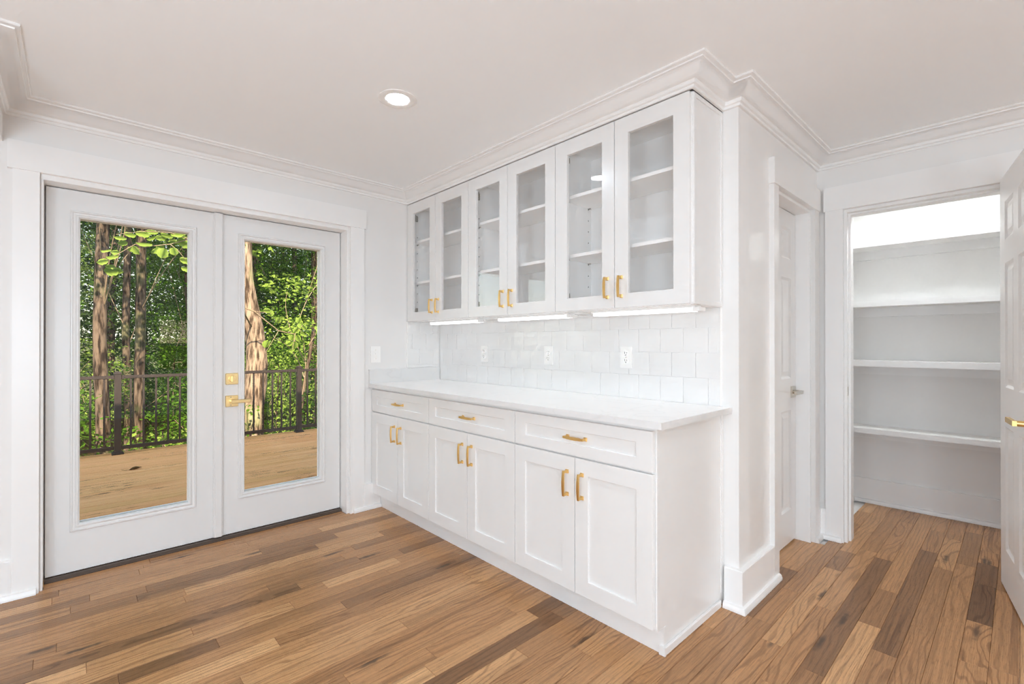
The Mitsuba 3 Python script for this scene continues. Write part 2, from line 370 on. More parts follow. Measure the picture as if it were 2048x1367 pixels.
baseboard('baseboard_hall', [(2.39, 1.166), (2.39, 1.22), (2.437, 1.22)], shoe=[(2.39, 1.08), (2.39, 1.22), (2.522, 1.2225)], label='baseboard in the corner between the closed door and the pantry')
baseboard('baseboard_pantry', [(2.37, 1.34), (2.37, 2.23), (3.62, 2.23)], M=RP, label='tall baseboard under the lowest pantry shelf')
baseboard('baseboard_right', [(3.40, 1.22), (XR, 1.22)], M=RP, label='baseboard right of the pantry doorway')

# casings: flat stock with a thicker head board
def casing(name, label, y0, y1, h, w, wall, out, head, M=None):
    pass
TR3 = thing('trim_3', 'white frame and flat casing around the French doors with a dark sill', 'door frame', kind='structure')
put(TR3, 'casing', box(0, CAS, -2.428, -2.336, 0, 2.038, .002), 'm_trim')
put(TR3, 'casing', box(0, CAS, -0.772, -0.669, 0, 2.038, .002), 'm_trim')
put(TR3, 'head_casing', box(0, CAS + .006, -2.445, -0.655, 2.036, 2.17, .002), 'm_trim')
b = MB().box(-0.15, 0.004, DY0, -2.324, 0, 2.036, .002).box(-0.15, 0.004, -0.791, DY1, 0, 2.036, .002).box(-0.15, 0.004, DY0, DY1, 2.010, 2.036, .002)
b.box(-.159, -.1465, DY0, -2.300, .0, 2.03); b.box(-.159, -.1465, -.815, DY1, .0, 2.03); b.box(-.159, -.1465, DY0, DY1, 1.985, 2.03)
put(TR3, 'jamb', b.out(), 'm_trim')
b = MB().box(-0.158, -0.076, -2.322, -0.790, -0.012, .018, .004).box(-0.100, -0.074, -2.322, -0.790, -.012, .008, .003)
put(TR3, 'threshold', b.out(), 'm_threshold', label='dark bronze sill')

# French doors
def glazed_leaf(n, y0, y1, gy0, gy1, fy0, fy1, label):
    k = thing(n, label, 'door', kind='structure')
    x0, x1, z0, z1 = -.145, -.10, .022, 2.005
    s = m3.Manifold.hull_points(np.array(MB().box(x0, x1, y0, y1, z0, z1, .002).out()[0]))
    hole = m3.Manifold.cube([.2, fy1 - fy0 - .02, 1.9 - .229 - .02]).translate([-.2, fy0 + .01, .239])
    put(k, 'slab', s - hole, 'm_door')
    prof = [(0, 0), (0, .006), (.004, .012), (.009, .013), (.012, .007), (.020, .006), (.026, .012), (.031, .0135), (.035, .010), (.0385, .004), (.0385, -.020)]
    # inset grows to the glass opening
    fr = MB().frame(fy0, fy1, .229, 1.90, [(d * (gy0 - fy0) / .0385, h) for d, h in prof], lambda a, b_, h: (x1 + h, a, b_))
    put(k, 'glazing_frame', fr.out(), 'm_door', 25)
    fr = MB().frame(fy0, fy1, .229, 1.90, [(d * (gy0 - fy0) / .0385, h) for d, h in prof], lambda a, b_, h: (x0 - h, a, b_))
    put(k, 'glazing_frame', fr.out(), 'm_door', 25)
    put(k, 'glass', MB().quad((-.1225, fy0 + .012, .24), (-.1225, fy1 - .012, .24), (-.1225, fy1 - .012, 1.888), (-.1225, fy0 + .012, 1.888)).out(), 'm_door_glass')
    return k
D1 = glazed_leaf('door_1', -2.318, -1.5605, -2.189, -1.712, -2.228, -1.674, 'left leaf of the white glazed French doors, without a handle')
D2 = glazed_leaf('door_2', -1.5545, -0.797, -1.416, -0.943, -1.453, -0.904, 'right leaf of the white glazed French doors, with brass lever and deadbolt')
b = MB().box(-.10, -.083, -1.588, -1.537, .024, 2.006, .003).box(-.083, -.078, -1.582, -1.543, .024, 2.006, .003)
put(D1, 'astragal', b.out(), 'm_door')
db = put(D2, 'deadbolt', MB().box(-.10, -.090, -1.523, -1.453, .952, 1.022, .003).out(), 'm_brass_pale', label='square brass deadbolt plate')
put(db, 'thumb_turn', MB().cyl((-.092, -1.486, .987), (-.078, -1.486, .987), .021, .019, 24).box(-.078, -.060, -1.4905, -1.4815, .970, 1.004, .002).out(), 'm_brass_pale', 30)
lv = put(D2, 'lever_handle', MB().box(-.10, -.090, -1.523, -1.453, .813, .883, .003).out(), 'm_brass_pale', label='brass lever on a square plate')
put(lv, 'lever', MB().cyl((-.092, -1.488, .848), (-.058, -1.488, .848), .013, .0115, 20).box(-.060, -.044, -1.500, -1.392, .837, .859, .003).box(-.071, -.057, -1.4985, -1.4775, .8385, .8575, .002).out(), 'm_brass_pale', 30)
put(lv, 'screw', MB().cyl((-.0905, -1.494, .872), (-.0895, -1.494, .872), .0035, n=10).cyl((-.0905, -1.494, .823), (-.0895, -1.494, .823), .0035, n=10).out(), 'm_steel')

# six-panel doors
def six_panel(n, W, H, cols, rows, M, label, mat='m_trim'):
    """local: u along x 0..W, z, face towards -y at y = 0, thickness .035 to +y"""
    k = thing(n, label, 'door', kind='structure')
    s = m3.Manifold.hull_points(np.array(MB().box(0, W, 0, .035, 0, H, .0015).out()[0]))
    panels = []
    for (u0, u1) in cols:
        for (z0, z1) in rows:
            for (ya, yb) in ((-.001, .009), (.036, .026)):
                d, e = .013, .001
                o = [[u0 - e, ya, z0 - e], [u1 + e, ya, z0 - e], [u1 + e, ya, z1 + e], [u0 - e, ya, z1 + e],
                     [u0 + d, yb, z0 + d], [u1 - d, yb, z0 + d], [u1 - d, yb, z1 - d], [u0 + d, yb, z1 - d]]
                s = s - m3.Manifold.hull_points(np.array(o))
            pm = MB()
            pm.frame(u0 + .013, u1 - .013, z0 + .013, z1 - .013, [(0, -.009), (.008, -.009), (.030, -.003), (.030, -.0031)], lambda a, c, h: (a, -h, c))
            pm.quad((u0 + .043, .003, z0 + .043), (u1 - .043, .003, z0 + .043), (u1 - .043, .003, z1 - .043), (u0 + .043, .003, z1 - .043))
            panels.append(pm.tr(M))
    me = s.to_mesh(); v = np.array(me.vert_properties[:, :3]) @ M[:3, :3].T + M[:3, 3]
    put(k, 'slab', (v, np.array(me.tri_verts)), mat)
    for pm in panels: put(k, 'panel', pm.out(), mat)
    return k
def mat4(ex, ey, o):
    M = np.eye(4); M[:3, 0], M[:3, 1], M[:3, 2], M[:3, 3] = ex, ey, [0, 0, 1], o
    return M
rows = [(.205, .805), (.995, 1.597), (1.710, 1.897)]
# closed door in the hall wall: faces +x
MH = mat4([0, 1, 0], [-1, 0, 0], [2.313, .463, .012])
D3 = six_panel('door_3', .592, 1.985, [(.085, .262), (.340, .512)], [(a - .01, b_ - .01) for a, b_ in rows], MH, 'narrow closed white six-panel door in the hall with a nickel lever', 'm_hall')
lv = put(D3, 'lever_handle', MB().box(2.313, 2.323, .965, 1.030, .880, .947, .002).out(), 'm_nickel', label='satin nickel lever on a square plate')
put(lv, 'lever', MB().cyl((2.322, .9975, .9135), (2.362, .9975, .9135), .012, n=18).box(2.356, 2.370, .890, 1.009, .904, .923, .002).out(), 'm_nickel', 30)
TR4 = thing('trim_4', 'white casing and jamb around the narrow closed door', 'door frame', kind='structure')
put(TR4, 'casing', box(2.39, 2.39 + CAS, .385, .452, 0, 2.022, .002), 'm_hall')
put(TR4, 'casing', box(2.39, 2.39 + CAS, 1.082, 1.165, 0, 2.022, .002), 'm_hall')
put(TR4, 'head_casing', box(2.39, 2.39 + CAS + .006, .374, 1.178, 2.02, 2.153, .002), 'm_hall')
b = MB().box(2.28, 2.392, .4505, .460, 0, 2.01, .001).box(2.28, 2.392, 1.058, 1.070, 0, 2.01, .001).box(2.28, 2.392, .4505, 1.070, 2.000, 2.012, .001)
put(TR4, 'jamb', b.out(), 'm_trim')
put(TR4, 'stop', MB().box(2.3135, 2.345, 1.0595, 1.0625, 0, 2.0, .001).out(), 'm_trim')
# open pantry door
ex = np.array([.159, -.987, 0]); ex /= np.linalg.norm(ex)
ey = np.array([-ex[1], ex[0], 0])       # away from the camera side (towards +x)
MP = mat4(ex, ey, [3.193, 1.217, .010])
D4 = six_panel('door_4', .70, 2.018, [(.116, .306), (.402, .590)], [(a - .01, b_ - .01) for a, b_ in rows], MP, 'open white six-panel pantry door at the right edge with a brass lever')
def onM(mb): return mb.tr(MP).out()
lv = put(D4, 'lever_handle', onM(MB().box(.603, .669, -.010, 0, .840, .906, .002)), 'm_brass', label='brass lever on a square plate')
put(lv, 'lever', onM(MB().cyl((.636, -.008, .873), (.636, -.050, .873), .012, n=18).box(.510, .649, -.058, -.044, .863, .884, .002)), 'm_brass', 30)
TR5 = thing('trim_5', 'white casing and jamb around the pantry doorway', 'door frame', kind='structure')
def onP(*bs):
    m = MB()
    for q in bs: m.box(*q)
    return m.tr(RP).out()
put(TR5, 'casing', onP((2.437, 2.530, 1.22 - CAS, 1.22, 0, 2.022, .002)), 'm_trim')
put(TR5, 'casing', onP((3.247, 3.340, 1.22 - CAS, 1.22, 0, 2.022, .002)), 'm_trim')
put(TR5, 'head_casing', onP((2.430, 3.352, 1.22 - CAS - .006, 1.22, 2.02, 2.165, .002)), 'm_trim')
put(TR5, 'jamb', onP((2.531, 2.546, 1.218, 1.337, 0, 2.016, .001), (3.232, 3.247, 1.218, 1.337, 0, 2.016, .001), (2.531, 3.247, 1.218, 1.337, 2.002, 2.017, .001)), 'm_trim')
put(TR5, 'stop', onP((2.545, 2.556, 1.262, 1.337, 0, 2.003, .001), (2.545, 3.233, 1.262, 1.337, 1.992, 2.003, .001)), 'm_trim')
put(TR5, 'strike_plate', onP((2.5455, 2.5475, 1.222, 1.250, .890, .945, .0005)), 'm_nickel', label='small nickel strike plate')

# window of the opposite wall
W1 = thing('window_1', 'white gridded window in the wall opposite the French doors', 'window', kind='structure')
b = MB()
for q in ((XR - .02, XR + .10, WY0 - .08, WY0 + .03, WZ0 - .08, WZ1 + .08), (XR - .02, XR + .10, WY1 - .03, WY1 + .08, WZ0 - .08, WZ1 + .08), (XR - .02, XR + .10, WY0, WY1, WZ0 - .08, WZ0 + .03), (XR - .02, XR + .10, WY0, WY1, WZ1 - .03, WZ1 + .08)): b.box(*q, .002)
put(W1, 'frame', b.out(), 'm_trim')
for i in range(1, 4):
    y = WY0 + (WY1 - WY0) * i / 4
    put(W1, 'muntin', box(XR + .03, XR + .06, y - .011, y + .011, WZ0, WZ1), 'm_trim')
put(W1, 'muntin', box(XR + .025, XR + .065, WY0, WY1, 1.17, 1.21), 'm_trim')
put(W1, 'glass', MB().quad((XR + .045, WY0, WZ0), (XR + .045, WY1, WZ0), (XR + .045, WY1, WZ1), (XR + .045, WY0, WZ1)).out(), 'm_glass')

# ------------------------------------------------------------------ cabinet pulls
def pull(origin, along, outw, L=.106):
    """one bowed bar pull; along and outw are unit vectors, origin the middle on the door face"""
    o, a, n = (np.array(q, float) for q in (origin, along, outw)); s = np.cross(a, n)
    mb = MB()
    N, rings = 11, []
    for t in np.linspace(-1, 1, N):
        w = .0052 + .0022 * (1 - t * t); h = .0034; d = .0265 + .0035 * (1 - t * t)
        c = o + a * (t * L / 2) + n * d
        rings.append([c + s * w, c + s * w * .8 + n * h, c - s * w * .8 + n * h, c - s * w, c - s * w * .8 - n * h, c + s * w * .8 - n * h])
    v = np.array(rings).reshape(-1, 3)
    f = [[i * 6 + k, i * 6 + (k + 1) % 6, (i + 1) * 6 + (k + 1) % 6, (i + 1) * 6 + k] for i in range(N - 1) for k in range(6)]
    mb.add(v, f); mb.add(v[:6], [[0, 1, 2, 3], [0, 3, 4, 5]]); mb.add(v[-6:], [[0, 1, 2, 3], [0, 3, 4, 5]])
    for t in (-1, 1):
        c = o + a * t * (L / 2 - .006)
        prof = [(0, .0085), (.003, .0085), (.0055, .0058), (.012, .0046), (.024, .0046)]
        rr = np.array([[c + n * d + a * r * i1 + s * r * i2 for i1, i2 in ((1, 1), (1, -1), (-1, -1), (-1, 1))] for d, r in prof]).reshape(-1, 3)
        mb.add(rr, [[i * 4 + k, i * 4 + (k + 1) % 4, (i + 1) * 4 + (k + 1) % 4, (i + 1) * 4 + k] for i in range(len(prof) - 1) for k in range(4)])
    return mb.out()

def shaker(k, name, x0, x1, z0, z1, yf, st, rl, th=.019):
    """frame and recessed panel of a shaker front facing -y"""
    e = .0012
    mb = MB()
    ax, az = st, rl
    def ringpts(dx, dz, h): return [(x0 + dx, yf + h, z0 + dz), (x1 - dx, yf + h, z0 + dz), (x1 - dx, yf + h, z1 - dz), (x0 + dx, yf + h, z1 - dz)]
    seq = [(0, 0, th), (0, 0, e), (e, e, 0), (ax - e, az - e, 0), (ax, az, e), (ax, az, .010)]
    v = np.array([ringpts(*q) for q in seq]).reshape(-1, 3)
    mb.add(v, [[i * 4 + k_, i * 4 + (k_ + 1) % 4, (i + 1) * 4 + (k_ + 1) % 4, (i + 1) * 4 + k_] for i in range(len(seq) - 1) for k_ in range(4)])
    mb.quad(*ringpts(0, 0, th))
    d = put(k, name, mb.out(), 'm_cab')
    return d

# ------------------------------------------------------------------ base cabinets
XB = [0.004, 0.7615, 1.5415, 2.309]
YF, ZT = -.601, .886
which = ['leftmost of the three white base cabinets, next to the French doors', 'middle one of the three white base cabinets under the counter', 'rightmost of the three white base cabinets, with the finished end panel']
for i in range(3):
    x0, x1 = XB[i], XB[i + 1]
    k = thing('base_cabinet', 'shaker ' + which[i], 'cabinet', 'white shaker base cabinets under the counter')
    put(k, 'body', MB().box(x0 + .0004, x1 - .0004, -.581, -.002, .105, ZT, .0008).out(), 'm_cab')
    put(k, 'toe_kick', MB().box(x0 - (.003 if i == 0 else -.0002), x1 - .0002, -.539, -.524, .0005, .1045).out(), 'm_cab')
    g = .0017
    d = shaker(k, 'drawer', x0 + g, x1 - g, .7135, .8705, YF, .074, .050)
    put(d, 'panel', MB().box(x0 + .073, x1 - .073, YF + .009, YF + .014, .7625, .8215).out(), 'm_cab')
    xm = (x0 + x1) / 2
    put(d, 'handle', pull((xm + .004, YF + .0095, .792), (1, 0, 0), (0, -1, 0), .112), 'm_brass', 30, label='brass bar pull')
    for s in (0, 1):
        a0, a1 = (x0 + g, xm - g) if s == 0 else (xm + g, x1 - g)
        d = shaker(k, 'door', a0, a1, .114, .705, YF, .072, .070)
        put(d, 'panel', MB().box(a0 + .071, a1 - .071, YF + .009, YF + .014, .183, .636).out(), 'm_cab')
        hx = xm - .042 if s == 0 else xm + .042
        put(d, 'handle', pull((hx, YF, .588), (0, 0, 1), (0, -1, 0), .112), 'm_brass', 30, label='brass bar pull')
    if i == 2:
        b = MB().box(x1, x1 + .008, -.583, -.002, .105, ZT, .001).box(x1, x1 + .008, -.539, -.002, .001, .106)
        b.box(x1 - .018, x1 + .010, -.5395, -.520, .001, .106, .001)
        b.box(x1 + .006, x1 + .012, -.026, -.002, .06, ZT, .001)
        put(k, 'end_panel', b.out(), 'm_cab')
        put(k, 'shoe_moulding', MB().box(x1 + .008, x1 + .020, -.549, -.043, .001, .034, .003).box(x1 - .006, x1 + .020, -.549, -.5392, .001, .034, .002).out(), 'm_cab')

CT = thing('quartz_countertop', 'white quartz countertop with a side splash running over the three base cabinets', 'countertop')
put(CT, 'slab', MB().box(0.001, 2.360, -.628, -.001, .887, .914, .0018).out(), 'm_quartz')
put(CT, 'side_splash', MB().box(0.001, .021, -.6265, -.012, .9142, 1.016, .0015).out(), 'm_quartz')

# ------------------------------------------------------------------ backsplash tiles, each its own piece
def tile(a0, a1, z0, z1, fn, sd):
    r = np.random.default_rng(sd)
    N = 5
    A, Z = np.meshgrid(np.linspace(0, 1, N), np.linspace(0, 1, N), indexing='ij')
    g = .0005
    tl = r.uniform(-.0011, .0011, 2)
    edge = np.minimum(np.minimum(A, 1 - A), np.minimum(Z, 1 - Z))
    h = .0085 + tl[0] * (A - .5) + tl[1] * (Z - .5) + r.uniform(-.00055, .00055, A.shape) - .0012 * (edge < .01)
    v = [fn(a0 + g + (a1 - a0 - 2 * g) * a, z0 + g + (z1 - z0 - 2 * g) * z, hh) for a, z, hh in zip(A.ravel(), Z.ravel(), h.ravel())]
    f = [[i * N + j, (i + 1) * N + j, (i + 1) * N + j + 1, i * N + j + 1] for i in range(N - 1) for j in range(N - 1)]
    rim = [i * N for i in range(N)] + [(N - 1) * N + j for j in range(1, N)] + [i * N + N - 1 for i in range(N - 2, -1, -1)] + [j for j in range(N - 2, 0, -1)]
    nv = len(v)
    for q in rim:
        a, z = A.ravel()[q], Z.ravel()[q]
        v.append(fn(a0 + g + (a1 - a0 - 2 * g) * a, z0 + g + (z1 - z0 - 2 * g) * z, .002))
    R = len(rim)
    f += [[rim[i], rim[(i + 1) % R], nv + (i + 1) % R, nv + i] for i in range(R)]
    return np.array(v), np.array(f)
put(WB, 'grout', box(.004, 2.310, -.003, -.0005, .914, 1.3755), 'm_grout')
put(WL, 'grout', box(.0005, .003, -.306, -.003, 1.016, 1.3755), 'm_grout')
put(WB, 'tile_edge', box(2.3095, 2.3125, -.011, 0, .9145, 1.3755, .0008), 'm_plate')
put(WL, 'tile_edge', box(0, .0115, -.3095, -.3062, 1.0165, 1.3755, .0008), 'm_plate')
rows_t = [(.915, 1.041, 2.252), (1.041, 1.162, 2.190), (1.162, 1.283, 2.252), (1.283, 1.3755, 2.190)]
sd = 100
for ri, (z0, z1, xe) in enumerate(rows_t):
    xs = sorted({2.309, .012} | {round(xe - .1253 * j, 4) for j in range(20) if .03 < xe - .1253 * j < 2.30})
    for a0, a1 in zip(xs, xs[1:]):
        if a1 - a0 < .012: continue
        sd += 1
        put(WB, 'tile', tile(a0, a1, z0, z1, lambda a, z, h: (a, -h, z), sd), 'm_tile')
    z0 = max(z0, 1.017)
    ys = sorted({-.306, -.011} | {-(.011 + (.063 if ri % 2 else .1253) + .1253 * j) for j in range(3) if (.011 + (.063 if ri % 2 else .1253) + .1253 * j) < .295})
    for a0, a1 in zip(ys, ys[1:]):
        sd += 1
        put(WL, 'tile', tile(a0, a1, z0, z1, lambda a, z, h: (h + .001, a, z), sd), 'm_tile')

# outlets and switch
names = ['leftmost', 'middle', 'rightmost']
for i, xc in enumerate((.5925, 1.2285, 1.801)):
    k = thing('outlet', f'{names[i]} of the three white duplex outlets on the tiled backsplash', 'power outlet', 'duplex outlets on the backsplash')
    y = -.0095
    put(k, 'plate', box(xc - .036, xc + .036, y - .006, y, 1.074, 1.190, .0025), 'm_plate')
    for zc in (1.112, 1.152):
        r = put(k, 'receptacle', MB().cyl((xc, y - .005, zc), (xc, y - .0078, zc), .0165, .0158, 24).out(), 'm_plate', 30)
        s = MB().box(xc - .0075, xc - .0053, y - .0083, y - .0076, zc + .000, zc + .009).box(xc + .0053, xc + .0075, y - .0083, y - .0076, zc + .001, zc + .008).cyl((xc, y - .0076, zc - .007), (xc, y - .0083, zc - .007), .0026, n=10)
        put(r, 'slots', s.out(), 'm_dark')
    put(k, 'screw', MB().cyl((xc, y - .0055, 1.132), (xc, y - .0072, 1.132), .003, n=10).out(), 'm_nickel')
k = thing('light_switch', 'white toggle light switch on the wall between the French doors and the backsplash', 'light switch')
put(k, 'plate', box(0, .006, -.610, -.532, 1.066, 1.186, .0025), 'm_plate')
put(k, 'toggle', MB().box(.005, .0075, -.5765, -.5655, 1.114, 1.138, .0008).box(.006, .017, -.5745, -.5675, 1.126, 1.137, .0015).out(), 'm_plate')
put(k, 'screw', MB().cyl((.0055, -.571, 1.158), (.0068, -.571, 1.158), .003, n=10).cyl((.0055, -.571, 1.094), (.0068, -.571, 1.094), .003, n=10).out(), 'm_nickel')

# ------------------------------------------------------------------ glass wall cabinets
XU = [0.006, .7775, 1.5465, 2.309]
UF, U0, U1 = -.305, 1.376, 2.284
whichu = ['leftmost of the three glass-door wall cabinets, against the French door wall', 'middle one of the three glass-door wall cabinets', 'rightmost of the three glass-door wall cabinets, with a finished side']
t = .016
for i in range(3):
    x0, x1 = XU[i], XU[i + 1]
    k = thing('wall_cabinet', 'white ' + whichu[i], 'cabinet', 'glass-door wall cabinets')
    b = MB().box(x0, x0 + t, -.285, -.001, U0, U1).box(x1 - t, x1, -.285, -.001, U0, U1).box(x0 + t, x1 - t, -.285, -.001, U0 + .012, U0 + .012 + t).box(x0 + t, x1 - t, -.285, -.001, U1 - t, U1).box(x0 + t, x1 - t, -.010, -.001, U0, U1)
    b.box(x0 + t, x1 - t, -.285, -.268, U0, U0 + .026).box(x0 + t, x1 - t, -.285, -.268, U1 - .026, U1)
    put(k, 'body', b.out(), 'm_cab_in')
    for zs in (1.667, 1.984):
        put(k, 'shelf', MB().box(x0 + t + .001, x1 - t - .001, -.258, -.012, zs, zs + .0165, .001).out(), 'm_cab_in')
    pin, hole = MB(), MB()
    for xw, s in ((x0 + t, 1), (x1 - t, -1)):
        for yy in (-.225, -.036):
            for j in range(9):
                z = 1.533 + .0635 * j
                hole.cyl((xw + s * .0001, yy, z), (xw + s * .0006, yy, z), .0034, n=8)
            for zs in (1.667, 1.984):
                pin.box(xw if s > 0 else xw - .016, xw + .016 if s > 0 else xw, yy - .005, yy + .005, zs - .004, zs - .0002)
    put(k, 'pin_holes', hole.out(), 'm_dark', kind='stuff')
    put(k, 'shelf_pins', pin.out(), 'm_steel', kind='stuff')
    xm, g = (x0 + x1) / 2 + .000, .0017
    for s in (0, 1):
        a0, a1 = (x0 + g, xm - g) if s == 0 else (xm + g, x1 - g)
        l, r = (.081, .072) if s == 0 else (.075, .074)
        mb = MB(); e = .0012
        def rp(dl, dr_, db_, dt, h): return [(a0 + dl, UF + h, U0 + .002 + db_), (a1 - dr_, UF + h, U0 + .002 + db_), (a1 - dr_, UF + h, U1 - .003 - dt), (a0 + dl, UF + h, U1 - .003 - dt)]
        seq = [(0, 0, 0, 0, .019), (0, 0, 0, 0, e), (e, e, e, e, 0), (l - e, r - e, .067 - e, .079 - e, 0), (l, r, .067, .079, e), (l, r, .067, .079, .019), (0, 0, 0, 0, .019)]
        v = np.array([rp(*q) for q in seq]).reshape(-1, 3)
        mb.add(v, [[n_ * 4 + c, n_ * 4 + (c + 1) % 4, (n_ + 1) * 4 + (c + 1) % 4, (n_ + 1) * 4 + c] for n_ in range(len(seq) - 1) for c in range(4)])
        d = put(k, 'door', mb.out(), 'm_cab')
        yg = UF + .012
        put(d, 'glass', MB().quad((a0 + l, yg, U0 + .069), (a1 - r, yg, U0 + .069), (a1 - r, yg, U1 - .082), (a0 + l, yg, U1 - .082)).out(), 'm_glass')
        hx = xm - .040 if s == 0 else xm + .040
        put(d, 'handle', pull((hx, UF, 1.478), (0, 0, 1), (0, -1, 0), .102), 'm_brass', 30, label='brass bar pull')
        xs_, sg = (x0 + t, 1) if s == 0 else (x1 - t, -1)
        for zh in (1.462, 2.185):
            q = sorted((xs_, xs_ + sg * .012))
            hb = MB().box(q[0], q[1], -.262, -.226, zh - .022, zh + .022, .002)
            q = sorted((xs_ + sg * .004, xs_ + sg * .060))
            hb.box(q[0], q[1], -.286, -.268, zh - .014, zh + .014, .003)
            put(d, 'hinge', hb.out(), 'm_steel')
    if i == 2:
        put(k, 'end_panel', box(x1, x1 + .006, -.2845, -.001, U0 - .001, U1 - .001, .001), 'm_cab')
        fr = MB().frame(-.283, -.002, U0 + .001, U1 - .003, [(0, 0), (0, .0035), (.001, .0042), (.019, .0042), (.020, .0035), (.020, 0)], lambda a, c, h: (x1 + .006 + h, a, c))
        put(k, 'end_panel_edging', fr.out(), 'm_cab')
    put(k, 'scribe', MB().box(x0, x1, -.284, -.266, U0 - .001, U0 + .001).out(), 'm_cab')

# under-cabinet light bars
for i, (a0, a1) in enumerate(((.205, .784), (.987, 1.562), (1.740, 2.285))):
    k = thing('light_bar', f'{names[i]} of the three lit white LED bars under the wall cabinets', 'under-cabinet light', 'LED bars under the wall cabinets')
    put(k, 'housing', MB().box(a0 - .008, a1 + .010, -.232, -.170, 1.366, 1.3755, .001).box(a1 + .001, a1 + .030, -.230, -.172, 1.350, 1.3662, .002).out(), 'm_plate')
    put(k, 'diffuser', MB().box(a0, a1, -.230, -.172, 1.3485, 1.3662, .004).out(), 'm_plate', emitter={'type': 'area', 'sampling_weight': 0.7, 'radiance': {'type': 'rgb', 'value': (LED_L * LED_TINT).tolist()}})
    if i < 2:
        nx = (.987, 1.740)[i]
        pts = [(a1 + .030, -.205, 1.362), (a1 + .055, -.212, 1.356), (a1 + .10, -.20, 1.3545), (nx - .05, -.19, 1.357), (nx - .008, -.20, 1.368)]
        put(k, 'cord', MB().tube(pts, .0022, 8).out(), 'm_plate', True)

# ------------------------------------------------------------------ pantry shelves and light
sn = ['top', 'second from the top', 'third from the top', 'lowest']
for i, (z0, z1) in enumerate(((1.906, 1.947), (1.473, 1.513), (1.041, 1.083), (.556, .590))):
    k = thing('pantry_shelf', ('top white shelf in the pantry, brightly lit from above', 'second white pantry shelf from the top', 'third white pantry shelf from the top, at eye level', 'lowest white pantry shelf, above the baseboard')[i], 'shelf', 'white shelves in the pantry')
    put(k, 'board', MB().box(2.371, 3.619, 2.000, 2.229, z0, z1, .0015).tr(RP).out(), 'm_trim')
    put(k, 'cleat', MB().box(2.371, 3.619, 2.210, 2.229, z0 - .066, z0 - .0005, .001).box(2.371, 2.390, 2.02, 2.2095, z0 - .066, z0 - .0005, .001).tr(RP).out(), 'm_trim')

def disc(c, r, n=32):
    a = np.arange(n) * 2 * math.pi / n
    v = np.vstack([np.stack([c[0] + r * np.cos(a), c[1] + r * np.sin(a), np.full(n, c[2])], 1), [c]])
    return v, np.array([[n, (i + 1) % n, i] for i in range(n)])
def can_light(x, y, L, label, group=None):
    k = thing('recessed_light', label, 'ceiling light', group)
    prof = [(.089, 0), (.089, .003), (.086, .0045), (.062, .0045), (.057, .003), (.055, 0.001), (.055, -.0)]
    n = 40; a = np.arange(n) * 2 * math.pi / n
    v = np.array([[[x + r * math.cos(q), y + r * math.sin(q), CEIL - .0002 - d] for q in a] for r, d in prof]).reshape(-1, 3)
    f = [[i * n + j, i * n + (j + 1) % n, (i + 1) * n + (j + 1) % n, (i + 1) * n + j] for i in range(len(prof) - 1) for j in range(n)]
    put(k, 'trim_ring', (v, f), 'm_plate', 40)
    put(k, 'lens', disc((x, y, CEIL - .0015), .0552), 'm_plate', emitter={'type': 'area', 'sampling_weight': 0.6, 'radiance': {'type': 'rgb', 'value': (L * TINT).tolist()}})
can_light(1.24, -1.085, CAN_L, 'round recessed ceiling light in front of the wall cabinets')
for (x, y, w) in ((3.25, -1.085, 'above the camera'),):
    can_light(x, y, CAN_L, f'round recessed ceiling light {w}', 'recessed ceiling lights')
k = thing('pantry_light', 'flush round light on the pantry ceiling', 'ceiling light')
pc = RP[:2, :2] @ np.array([2.95, 1.72]) + RP[:2, 3]
put(k, 'base', MB().cyl((pc[0], pc[1], CEIL - .012), (pc[0], pc[1], CEIL), .10, n=32).out(), 'm_plate', 30)
put(k, 'lens', disc((pc[0], pc[1], CEIL - .0135), .09), 'm_plate', emitter={'type': 'area', 'radiance': {'type': 'rgb', 'value': (PANTRY_L * PANTRY_TINT).tolist()}})

# globe floor lamps, behind the camera
for (x, y, w) in ((3.0, -3.5, 'leftmost of the three'), (4.2, -3.1, 'middle one of the three'), (5.1, -2.75, 'rightmost of the three')):
    k = thing('floor_lamp', f'white globe floor lamp behind the camera, {w}', 'floor lamp', 'globe floor lamps behind the camera')
    put(k, 'base', MB().cyl((x, y, 0), (x, y, .022), .14, .135, n=28).out(), 'm_brass', 30)
    put(k, 'pole', MB().cyl((x, y, .02), (x, y, .97), .010, n=10).out(), 'm_brass', 30)
    scene[key_for(k, 'globe')] = {'type': 'sphere', 'center': [x, y, 1.20], 'radius': .25, 'bsdf': {'type': 'ref', 'id': 'm_plate'},
                                  'emitter': {'type': 'area', 'sampling_weight': 4.0, 'radiance': {'type': 'rgb', 'value': (GLOBE_L * TINT).tolist()}}}

